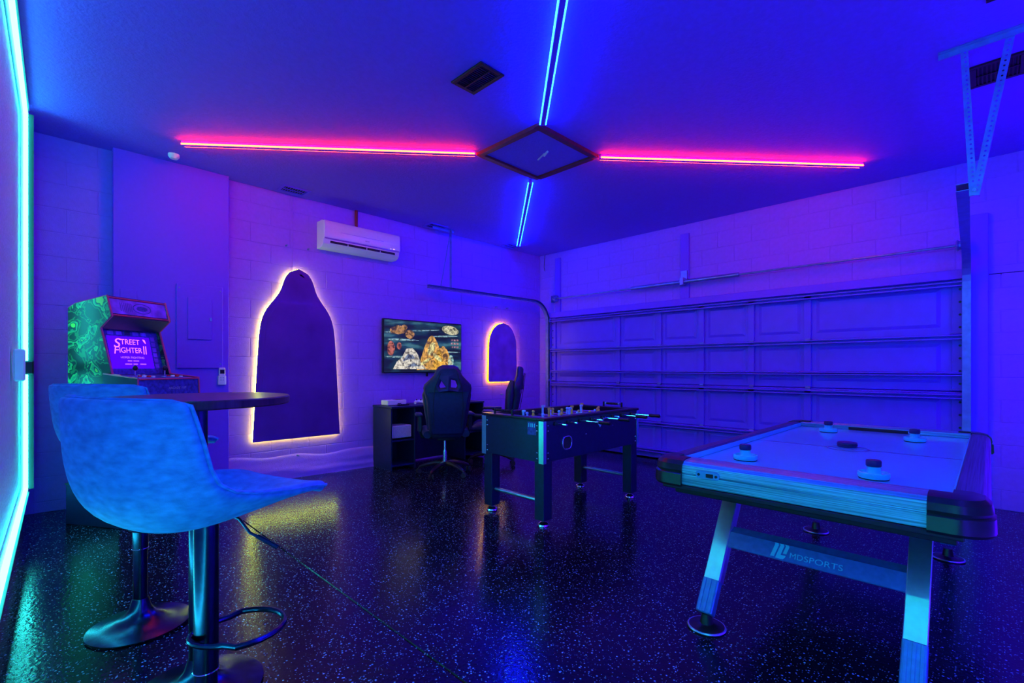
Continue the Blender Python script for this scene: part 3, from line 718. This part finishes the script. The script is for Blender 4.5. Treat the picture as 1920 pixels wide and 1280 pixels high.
# rods with handles and players
ry = [-.56, -.40, -.24, -.08, .08, .24, .40, .56]; npl = [1, 2, 3, 5, 5, 3, 2, 1]; team = [0, 0, 1, 0, 1, 0, 1, 1]
zr = zt_ - .05
def player(t_, x, y, up):
    g = []
    s1 = 1 if up else -1
    g.append(box((x, y, zr + s1 * .005), (.026, .02, .045), .006))
    g.append(ball((x, y, zr + s1 * .042), .014, 8, 6))
    g.append(box((x, y, zr - s1 * .045), (.02, .016, .06), .004))
    g.append(box((x, y + .006, zr - s1 * .078), (.026, .03, .018), .004))
    return g
for i, y in enumerate(ry):
    side = 1 if team[i] else -1
    ext = (.16, .12, .20, .10, .18, .12, .16, .20)[i]
    a, b = (-W - .05, W + ext) if side > 0 else (-W - ext, W + .12 - .02 * (i % 3))
    rd = obj('rod', tube([(a, y, zr), (b, y, zr)], .008, 10), 'chrome', ft)
    hx = b if side > 0 else a
    obj('handle', tube([(hx - side * .005, y, zr), (hx + side * .01, y, zr), (hx + side * .05, y, zr), (hx + side * .095, y, zr), (hx + side * .10, y, zr)], .016, 12, taper=[.8, 1, .85, 1, .7]), 'blkpl', rd)
    for s_ in (-1, 1): obj('bushing', tube([(s_ * (W - .03), y, zr), (s_ * (W + .012), y, zr)], .017, 12), 'blkpl', rd)
    n = npl[i]; sp = {1: 0, 2: .20, 3: .17, 5: .105}[n]
    for k in range(n):
        obj('player_figure', player(ft, (k - (n - 1) / 2) * sp + random.uniform(-.02, .02), y, (i + k) % 3 != 0), 'yellow' if team[i] else 'cyanp', rd)
for sy, xo in ((-1, -.12), (1, .08)):
    yy = sy * (Lh - .03)
    sc = obj('score_counter', [tube([(xo - .10, yy, zt_ + .03), (xo + .10, yy, zt_ + .03)], .004, 8)] + [box((xo + s_ * .105, yy, zt_ + .02), (.014, .02, .05), .003) for s_ in (-1, 1)], 'blkpl', ft)
    for k in range(10): obj('score_bead', tube([(xo - .085 + .017 * k, yy, zt_ + .03), (xo - .073 + .017 * k, yy, zt_ + .03)], .012, 10), 'blkpl' if 0 < k < 9 or sy < 0 else 'cyanp', sc)

# ------------------------------------------------------------------ air hockey table
hx_, hy_ = 4.945, -2.95; hf = fz(hy_)
ah = thing('air_hockey_table', 'large air hockey table with brushed rails and silver splayed legs', 'air hockey table', (hx_, hy_, hf))
HW, HL = .575, 1.155; zt2 = .862 - hf; zp = .826 - hf
obj('playfield', box((0, 0, zp - .006), (1.02, 2.04, .012)), 'play', ah, smooth=0)
obj('centre_line', [box((0, .02, zp + .0004), (1.0, .006, .0008))], 'line', ah, smooth=0)
link('centre_circle', plate('centre_circle', [[(.10 * cos(a * pi / 20), .10 * sin(a * pi / 20)) for a in range(40)], [(.094 * cos(a * pi / 20), .094 * sin(a * pi / 20)) for a in range(40)][::-1]], .0008, 0, lambda c: Vector((c.x, c.y + .02, zp + .0005 + c.z))), 'line', ah)
# rail cross section: u outwards from the inner edge, z up
RP = [(0, zp - .012), (0, zt2 - .006), (.006, zt2), (.045, zt2), (.07, zt2 - .006), (.085, zt2 - .02), (.09, zt2 - .04), (.09, zt2 - .052), (.086, zt2 - .054), (.086, zt2 - .058), (.09, zt2 - .060), (.09, zt2 - .108), (.08, zt2 - .112), (0, zt2 - .112)]
IX, IY = HW - .09, HL - .21 + .0
def rail(axis, s_, a, b, inner, m):
    rings = []
    for t_ in (a, b):
        if axis == 'x': rings.append([(t_, s_ * (inner + u), z) for u, z in RP])
        else: rings.append([(s_ * (inner + u), t_, z) for u, z in RP])
    return obj('rail', loft(rings), m, ah, smooth=25)
IYr = HL - .09
for s_ in (-1, 1):
    r1 = rail('x', s_, -HW + .085, HW - .085, IYr, 'brXlit')
    obj('end_shelf', box((0, s_ * (IYr - .022), zt2 - .02), (2 * IX, .05, .032), .003), 'brXlit', r1, smooth=0)
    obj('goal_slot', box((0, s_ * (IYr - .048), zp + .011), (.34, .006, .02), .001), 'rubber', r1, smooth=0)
    r2 = rail('y', s_, -HL + .085, HL - .085, HW - .09, 'brYdim')
    obj('inner_cushion', box((s_ * (IX - .003), 0, zp + .014), (.006, 2.03, .026), .001), 'strikerpl', r2, smooth=0)
    obj('lower_edge', box((0, s_ * (HL - .02), zt2 - .122), (2 * HW - .12, .05, .02), .004), 'rubber', r1, smooth=0)
for sx in (-1, 1):
    for sy in (-1, 1):
        rings = []
        def cs(u, z): # quarter turn around the inner corner point
            return None
        c0 = (sx * (HW - .092), sy * (HL - .092)); prof_ = [(.0, zt2 + .004), (.05, zt2 + .004), (.078, zt2 - .003), (.094, zt2 - .02), (.099, zt2 - .045), (.095, zt2 - .056), (.104, zt2 - .062), (.106, zt2 - .11), (.10, zt2 - .12), (0, zt2 - .12)]
        angs = [-30] + [i * 10 for i in range(10)] + [120]
        for k in range(12):
            if k == 0: base = lambda u: (c0[0] + sx * u, c0[1] - sy * .06)
            elif k == 11: base = lambda u: (c0[0] - sx * .06, c0[1] + sy * u)
            else:
                a = rad((k - 1) * 10); base = lambda u, a=a: (c0[0] + sx * u * cos(a), c0[1] + sy * u * sin(a))
            rings.append([(*base(u), z) for u, z in prof_])
        obj('corner_cap', loft(rings), 'blkpl', ah, smooth=30)
obj('apron', box((0, 0, zt2 - .14), (2 * HW - .16, 2 * HL - .16, .06), .004), 'rubber', ah, smooth=0)
sw = link('power_switch', plate('power_switch', [rrect(.105, .034, .016)], .005, .001, lambda c: Vector((-HW + .27 + c.x, -HL - .003 - c.z, zt2 - .050 + c.y))), 'gunmetal', ah)
obj('rocker', box((-HW + .28, -HL - .007, zt2 - .050), (.03, .006, .016), .001), 'rubber', sw, smooth=0)
obj('screw', [tube([(-HW + .27 + d, -HL - .005, zt2 - .05), (-HW + .27 + d, -HL - .008, zt2 - .05)], .006, 8) for d in (-.038, .038)], 'rubber', sw)
LX = .375
for sy in (-1, 1):
    P0 = Vector((0, sy * .60, .765 - hf)); P1 = Vector((0, sy * 1.03, .10)); d = (P1 - P0).normalized()
    ang = math.atan2(d.y, -d.z); RM = Matrix.Rotation(ang, 3, 'X'); Lg = (P1 - P0).length
    for sx in (-1, 1):
        c = (P0 + P1) / 2 + Vector((sx * LX, 0, 0))
        ctr = P0 + d * (Lg * .40) + Vector((sx * LX, 0, 0))
        lg = obj('leg', [box(tuple(ctr), (.074, .012, Lg * .80), .003, RM), box(tuple(ctr + RM @ Vector((-sx * .03, -sy * .032, 0))), (.014, .05, Lg * .80), .002, RM)], 'silverleg', ah, smooth=0)
        c2 = P0 + d * (Lg * .90) + Vector((sx * LX, 0, 0)) + RM @ Vector((0, -sy * .016, 0))
        obj('leg_sleeve', [box(tuple(c2), (.076, .05, Lg * .21), .004, RM)] + [box(tuple(c2 + RM @ Vector((dx, sy * .027, 0))), (.012, .004, Lg * .20), .001, RM) for dx in (-.024, 0, .024)], 'gunmetal', lg, smooth=0)
        zg = fz(hy_ + sy * 1.0) - hf
        obj('foot', lathe([(0, 0), (.078, 0), (.082, .006), (.078, .014), (.05, .016), (.03, .024), (.022, .07), (0, .075)], 28, (sx * LX, sy * 1.0, zg)), 'blkpl', lg)
        obj('foot_ring', tube([(sx * LX + .081 * cos(k * pi / 16), sy * 1.0 + .081 * sin(k * pi / 16), zg + .008) for k in range(32)], .006, 6, closed=True), 'alu', lg)
    t_ = .52; cb_ = P0 + d * (Lg * t_)
    cx = obj('crossbar', [box(tuple(cb_ + RM @ Vector((0, -sy * .004, 0))), (2 * LX - .06, .014, .078), .003, RM), box(tuple(cb_ + RM @ Vector((0, -sy * .022, .053))), (2 * LX - .06, .014, .05), .003, RM @ Matrix.Rotation(rad(sy * 35), 3, 'X'))], 'gunmetal', ah, smooth=0)
    if sy < 0:
        def fnb(c): return cb_ + RM @ Vector((c.x, -.0045 + .0 - c.z, c.y))
        for wd_, wid, xo in (('MD', .052, -.042), ('SPORTS', .144, .060)):
            me_ = fit(text('lettering', wd_, .036, lambda c: c, .0004), wid, xo)
            for v in me_.vertices: v.co = fnb(Vector((v.co.x, v.co.y - .010, v.co.z + .0002)))
            link('lettering', me_, 'logo', cx)
        sh_ = lambda pts: [(x * .80 + .22 * y - .108, y) for x, y in pts]
        marks = [[(-.040, -.030), (-.020, -.030), (-.020, .026), (-.026, .034), (-.046, .034), (-.040, .028)],
                 [(-.012, -.034), (.026, -.034), (.034, -.026), (.034, -.016), (.008, -.016), (.008, .026), (.002, .034), (-.018, .034), (-.012, .028)],
                 [(.016, -.008), (.034, -.008), (.034, .026), (.028, .034), (.008, .034), (.016, .028)]]
        for mk in marks:
            link('emblem', plate('emblem', [sh_(mk)], .0008, 0, lambda c: fnb(Vector((c.x, c.y, c.z + .0002)))), 'logo', cx)
# strikers and puck on the playfield
def mallet(label, x, y):
    t = thing('striker', label, 'striker', (x, y, .826), 0, 'air hockey strikers')
    obj('felt_pad', lathe([(0, .0), (.052, 0), (.053, .003), (0, .004)], 28), 'rubber', t)
    obj('base', lathe([(0, .004), (.052, .004), (.056, .012), (.055, .026), (.051, .028), (.047, .018), (.03, .014), (.026, .02), (.024, .045), (.026, .05), (0, .051)], 32), 'strikerpl', t)
    obj('knob', lathe([(0, .05), (.024, .05), (.027, .055), (.027, .072), (.024, .077), (0, .075)], 24), 'bluecap', t)
    return t
mallet('white striker with navy knob nearest the power switch on the table', 4.654, -3.69)
mallet('white striker with navy knob at the near right side of the table', 5.175, -3.735)
mallet('white striker with navy knob at the far left side of the table', 4.70, -2.19)
mallet('white striker with navy knob at the far right side of the table', 5.185, -2.33)
pk = thing('puck', 'flat dark puck lying on the centre circle of the table', 'puck', (4.93, -2.86, .826))
obj('disc', lathe([(0, .0), (.046, 0), (.049, .004), (.049, .024), (.046, .028), (0, .028)], 32), 'bluecap', pk)
obj('groove', tube([(.0495 * cos(k * pi / 16), .0495 * sin(k * pi / 16), .014) for k in range(32)], .0015, 5, closed=True), 'rubber', pk)

# ------------------------------------------------------------------ bar table and stools
def base_disc(R, neck): return [(0, 0), (R - .004, 0), (R, .004), (R, .012), (R - .015, .017), (R * .75, .024), (R * .5, .036), (R * .32, .055), (R * .21, .085), (neck + .006, .115), (neck + .002, .13), (0, .13)]
bx, by = 3.444, -5.765; bf = fz(by)
bt = thing('bar_table', 'round dark wood bar table on a black pedestal behind the nearest stool', 'table', (bx, by, bf))
obj('base', lathe(base_disc(.215, .03), 48), 'gloss', bt, smooth=50)
obj('pole', tube([(0, 0, .12), (0, 0, 1.05)], .030, 24), 'gloss', bt)
obj('top_plate', lathe([(0, 1.045), (.10, 1.045), (.12, 1.062), (0, 1.062)], 24), 'blkpl', bt)
obj('tabletop', lathe([(0, 1.062), (.303, 1.062), (.307, 1.066), (.307, 1.088), (.303, 1.092), (0, 1.092)], 64), 'tabletop', bt)
def bar_stool(label, loc, rz):
    t = thing('bar_stool', label, 'bar stool', loc, rz, 'bar stools')
    obj('base', lathe(base_disc(.198, .029), 48), 'gloss', t, smooth=50)
    obj('pole', tube([(0, 0, .12), (0, 0, .40)], .0275, 24), 'gloss', t)
    sl = obj('sleeve', tube([(0, 0, .36), (0, 0, .79)], .0305, 24), 'gloss', t)
    obj('sleeve_ring', tube([(.031 * cos(k * pi / 16), .031 * sin(k * pi / 16), .36) for k in range(32)], .002, 5, closed=True), 'chrome', sl)
    fr = []
    RF = Matrix.Rotation(rad(-38), 3, 'Z')
    for k in range(25):
        a = rad(-90 + 360 * k / 24)
        p_ = RF @ Vector((.105 * cos(a) * (1 if sin(a) > -.2 else .8), .080 + .118 * sin(a), 0)); fr.append((p_.x, p_.y, .455))
    obj('footrest', tube(fr[:-1], .0085, 10, closed=True), 'gloss', t)
    obj('lift_lever', [tube([(.05, .03, .788), (.075, .045, .775), (.10, .06, .735), (.125, .075, .72)], .004, 8), tube([(.118, .07, .725), (.165, .098, .692)], .0065, 8)], 'gloss', t)
    obj('seat_plate', box((0, -.0, .795), (.18, .18, .012), .003), 'blkpl', t, smooth=0)
    PR = [(.262, .012, .160, .004), (.250, .032, .184, .006), (.19, .032, .208, .020), (.10, .012, .226, .052), (.0, -.004, .239, .084), (-.09, -.010, .248, .110), (-.175, .006, .254, .130), (-.238, .058, .256, .132), (-.264, .14, .255, .122), (-.270, .22, .254, .110), (-.271, .280, .250, .096), (-.271, .314, .245, .088), (-.270, .328, .238, .084)]
    Nn, Mv = len(PR), 20; V = []; F = []
    for i, (y, z, hw_, cl) in enumerate(PR):
        a, b = PR[max(i - 1, 0)], PR[min(i + 1, Nn - 1)]
        ty, tz = b[0] - a[0], b[1] - a[1]; l = math.hypot(ty, tz); ny, nz = -tz / l, ty / l   # normal
        if ny * 1 + nz * 1 < 0: ny, nz = -ny, -nz
        for j in range(Mv + 1):
            v = -1 + 2 * j / Mv; c = cl * abs(v) ** 2.6
            V.append((hw_ * v, y + ny * c, .80 + z + nz * c))
    for i in range(Nn - 1):
        for j in range(Mv):
            a = i * (Mv + 1) + j; F.append((a, a + 1, a + Mv + 2, a + Mv + 1))
    me = mesh('seat_shell', [(V, F)], 180)
    so = link('seat_shell', me, 'suede', t)
    md = so.modifiers.new('thick', 'SOLIDIFY'); md.thickness = .03; md.offset = 0
    ms = so.modifiers.new('sub', 'SUBSURF'); ms.levels = 2; ms.render_levels = 2
    ring = [V[i * (Mv + 1) + Mv] for i in range(1, Nn - 1)] + [V[(Nn - 1) * (Mv + 1) + j] for j in range(Mv - 1, 0, -1)] + [V[i * (Mv + 1)] for i in range(Nn - 2, 0, -1)] + [V[j] for j in range(1, Mv)]
    obj('piping', tube([(x * 1.01, y, z) for x, y, z in ring], .0045, 6, closed=True), 'suede', so)
    return t
s1 = bar_stool('worn blue suede bar stool nearest the camera with its back turned', (3.976, -5.857, fz(-5.857)), AZ(-26))
s2 = dup(s1, (2.723, -5.845, fz(-5.845)), AZ(-12), 'blue suede bar stool farther back beside the arcade machine')

# ------------------------------------------------------------------ arcade machine
def AW(t, w_, z):      # arcade frame: t forward of the marquee's front, w_ across from the near side
    D = 3.58 - .225 * t + .974 * w_; l = -3.04 + .974 * t + .225 * w_
    return Vector((5.517 + d45 * (-D + l), -6.196 + d45 * (D + l), z))
o0 = AW(0, .2415, 0); o0.z = fz(o0.y)
fwd = (AW(1, 0, 0) - AW(0, 0, 0)).normalized(); rzA = math.atan2(fwd.y, fwd.x) - pi / 2 * 0
am = thing('arcade_machine', 'two player arcade machine with green printed sides standing in the left corner', 'arcade machine', tuple(o0), rzA)
zf = o0.z
SP = [(-.37, .30), (-.37, 1.742 - zf), (-.30, 1.775 - zf), (.004, 1.825 - zf), (.05, 1.672 - zf), (-.055, 1.585 - zf), (.055, 1.235 - zf), (.13, 1.225 - zf), (.13, .32), (.13, .30)]
AWD = .2415
ARX = None
for s_ in (-1, 1):
    sp = obj('side_panel', prism(SP, 'y', s_ * AWD, s_ * (AWD - .016)), 'camo', am, smooth=0)
    path = [(t, s_ * (AWD - .008), z) for t, z in SP[1:8]]
    obj('edge_trim', tube(path, .0085, 6), 'tmold', sp)
HWi = AWD - .016
def slab(name, a, b, th, m, par=am, w_=HWi, off=0.):
    A, B = Vector((a[0], 0, a[1])), Vector((b[0], 0, b[1])); d = (B - A).normalized(); n = Vector((d.z, 0, -d.x))
    o = n * off
    r = [A + o, B + o, B + o - n * th, A + o - n * th]
    return obj(name, loft([[p + Vector((0, -w_, 0)) for p in r], [p + Vector((0, w_, 0)) for p in r]]), m, par, smooth=0)
slab('marquee', (.034, 1.695 - zf), (.004, 1.808 - zf), .01, 'marq', off=-.0)
for zz, tt in ((1.682, .042), (1.816, .002)):
    obj('marquee_trim', tube([(tt, -HWi, zz - zf), (tt, HWi, zz - zf)], .007, 6), 'tmold', am)
mq = [c for c in am.children if c.name.startswith('marquee') and 'trim' not in c.name][0]
def on_slab(a, b, off):
    A, B = Vector((a[0], 0, a[1])), Vector((b[0], 0, b[1])); d = (B - A).normalized(); n = Vector((d.z, 0, -d.x))
    mid = (A + B) / 2
    return lambda c: mid + Vector((0, c.x, 0)) + d * c.y + n * (off + c.z)
fm = on_slab((.034, 1.695 - zf), (.004, 1.808 - zf), .001)
link('marquee_oval', plate('marquee_oval', [ell(.02, 0, .075, .042), ell(.02, 0, .068, .036)[::-1]], .0006, 0, fm), 'deck', mq)
link('marquee_oval', plate('marquee_oval', [ell(.02, 0, .045, .02)], .0006, 0, fm), 'deck', mq)
for k in range(7): link('marquee_bar', plate('marquee_bar', [[(-.15 + k * .014, -.035), (-.146 + k * .014, -.035), (-.146 + k * .014, .035), (-.15 + k * .014, .035)]], .0006, 0, fm), 'deck', mq)
slab('top_panel', (-.30, 1.772 - zf), (.0, 1.818 - zf), .01, 'black')
slab('back_panel', (-.36, .30), (-.36, 1.74 - zf), .01, 'black')
slab('soffit', (.045, 1.675 - zf), (-.06, 1.588 - zf), .01, 'black')
sa, sb_ = (.0, 1.235 - zf), (-.085, 1.585 - zf)
bz = slab('screen_bezel', sa, sb_, .012, 'deck')
fs = on_slab(sa, sb_, .001)
MT['arcscreen'] = emit('arcade_screen_glow', (.075, .0, .80), .95)
MT['arctext'] = emit('arcade_title_glow', (1.0, .22, .62), 1.1)
MT['arctext2'] = emit('arcade_small_text_glow', (.62, .18, .95), .9)
sc_ = link('screen', plate('screen', [[(-.185, -.135), (.15, -.135), (.15, .125), (-.185, .125)]], .002, 0, fs), 'arcscreen', bz)
def st_(body, size, x, y, shear=.25, sx=1., m='arctext'):
    link('title_lettering', text('title_lettering', body, size, lambda c: fs(Vector((c.x + x, c.y + y, c.z + .0018))), .0004, shear, sx), m, sc_)
st_('S', .105, -.125, .066, .3, 1.1); st_('TREET', .062, -.015, .078, .1, .88)
st_('F', .085, -.138, .008, .25, 1.0); st_('IGHTER', .062, -.022, .010, .1, .86)
st_('II', .10, .092, .012, .15, .7); st_("'", .13, .137, .052, -.3, 1.4)
st_('HYPER FIGHTING', .022, -.015, -.048, 0, 1.1, 'arctext2')
for x0, x1, y in ((-.06, -.025, -.078), (-.015, .03, -.078), (-.085, -.03, -.104), (-.02, .015, -.104), (.035, .085, -.104)):
    link('small_line', plate('small_line', [[(x0, y), (x1, y), (x1, y + .007), (x0, y + .007)]], .0004, 0, lambda c: fs(Vector((c.x, c.y, c.z + .0018)))), 'arctext2', sc_)
for k in range(6):
    link('move_card', plate('move_card', [[(.162, -.13 + k * .045), (.195, -.13 + k * .045), (.195, -.095 + k * .045), (.162, -.095 + k * .045)]], .0006, 0, fs), 'marq', bz)
for k in range(5):
    link('move_card', plate('move_card', [[(-.175 + k * .065, .135), (-.13 + k * .065, .135), (-.13 + k * .065, .165), (-.175 + k * .065, .165)]], .0006, 0, fs), 'camo' if k == 2 else 'marq', bz)
# control deck
da, db = (.318, 1.196 - zf), (.0, 1.232 - zf)
dkp = obj('control_deck', [prism([(.0, 1.232 - zf), (.318, 1.198 - zf), (.322, 1.06 - zf), (.30, 1.045 - zf), (.0, 1.03 - zf)], 'y', -.25, .25)], 'deck', am, smooth=0)
for s_ in (-1, 1):
    obj('deck_side', prism([(-.0, 1.237 - zf), (.322, 1.203 - zf), (.327, 1.055 - zf), (.30, 1.035 - zf), (.0, 1.02 - zf)], 'y', s_ * .25, s_ * .262), 'black', dkp, smooth=0)
    obj('edge_trim', tube([(0, s_ * .257, 1.238 - zf), (.322, s_ * .257, 1.204 - zf), (.328, s_ * .257, 1.055 - zf)], .007, 6), 'tmold', dkp)
obj('edge_trim', tube([(.321, -.25, 1.198 - zf), (.321, .25, 1.198 - zf)], .007, 6), 'tmold', dkp)
link('deck_lettering', text('deck_lettering', 'ARCADE 1UP', .026, lambda c: Vector((.3235 + c.z, c.x + .06, 1.125 - zf + c.y)), .0004, .1), 'speaker', dkp)
def dz(t): return 1.232 - zf - .107 * t
for w_ in (-.155, .085):
    js = obj('joystick', [tube([(.17, w_, dz(.17)), (.17, w_, dz(.17) + .055)], .005, 8), lathe([(0, 0), (.025, 0), (.024, .004), (0, .005)], 16, (.17, w_, dz(.17)))], 'chrome', am)
    obj('ball_top', ball((.17, w_, dz(.17) + .068), .017, 14, 10, (1, 1, 1.2)), 'blkpl', js)
    for r_ in range(2):
        for k in range(3):
            t_ = .145 + .04 * r_ + .006 * k; y_ = w_ + .055 + .032 * k
            obj('button', lathe([(0, 0), (.0135, 0), (.0135, .006), (.011, .010), (.010, .008), (0, .008)], 16, (t_, y_, dz(t_) - .001)), 'redb' if (k + r_) % 2 == 0 else 'white', am)
for w_ in (-.04, .0): obj('button', lathe([(0, 0), (.010, 0), (.010, .006), (0, .008)], 14, (.06, w_, dz(.06) - .001)), 'white', am)
slab('lower_front', (.12, .33), (.12, 1.05 - zf), .012, 'black')
rz_ = obj('riser', box((-.12, 0, .16), (.52, .50, .31), .004), 'black', am, smooth=0)
obj('riser_trim', box((-.12, 0, .312), (.53, .51, .012), .003), 'blkpl', rz_, smooth=0)
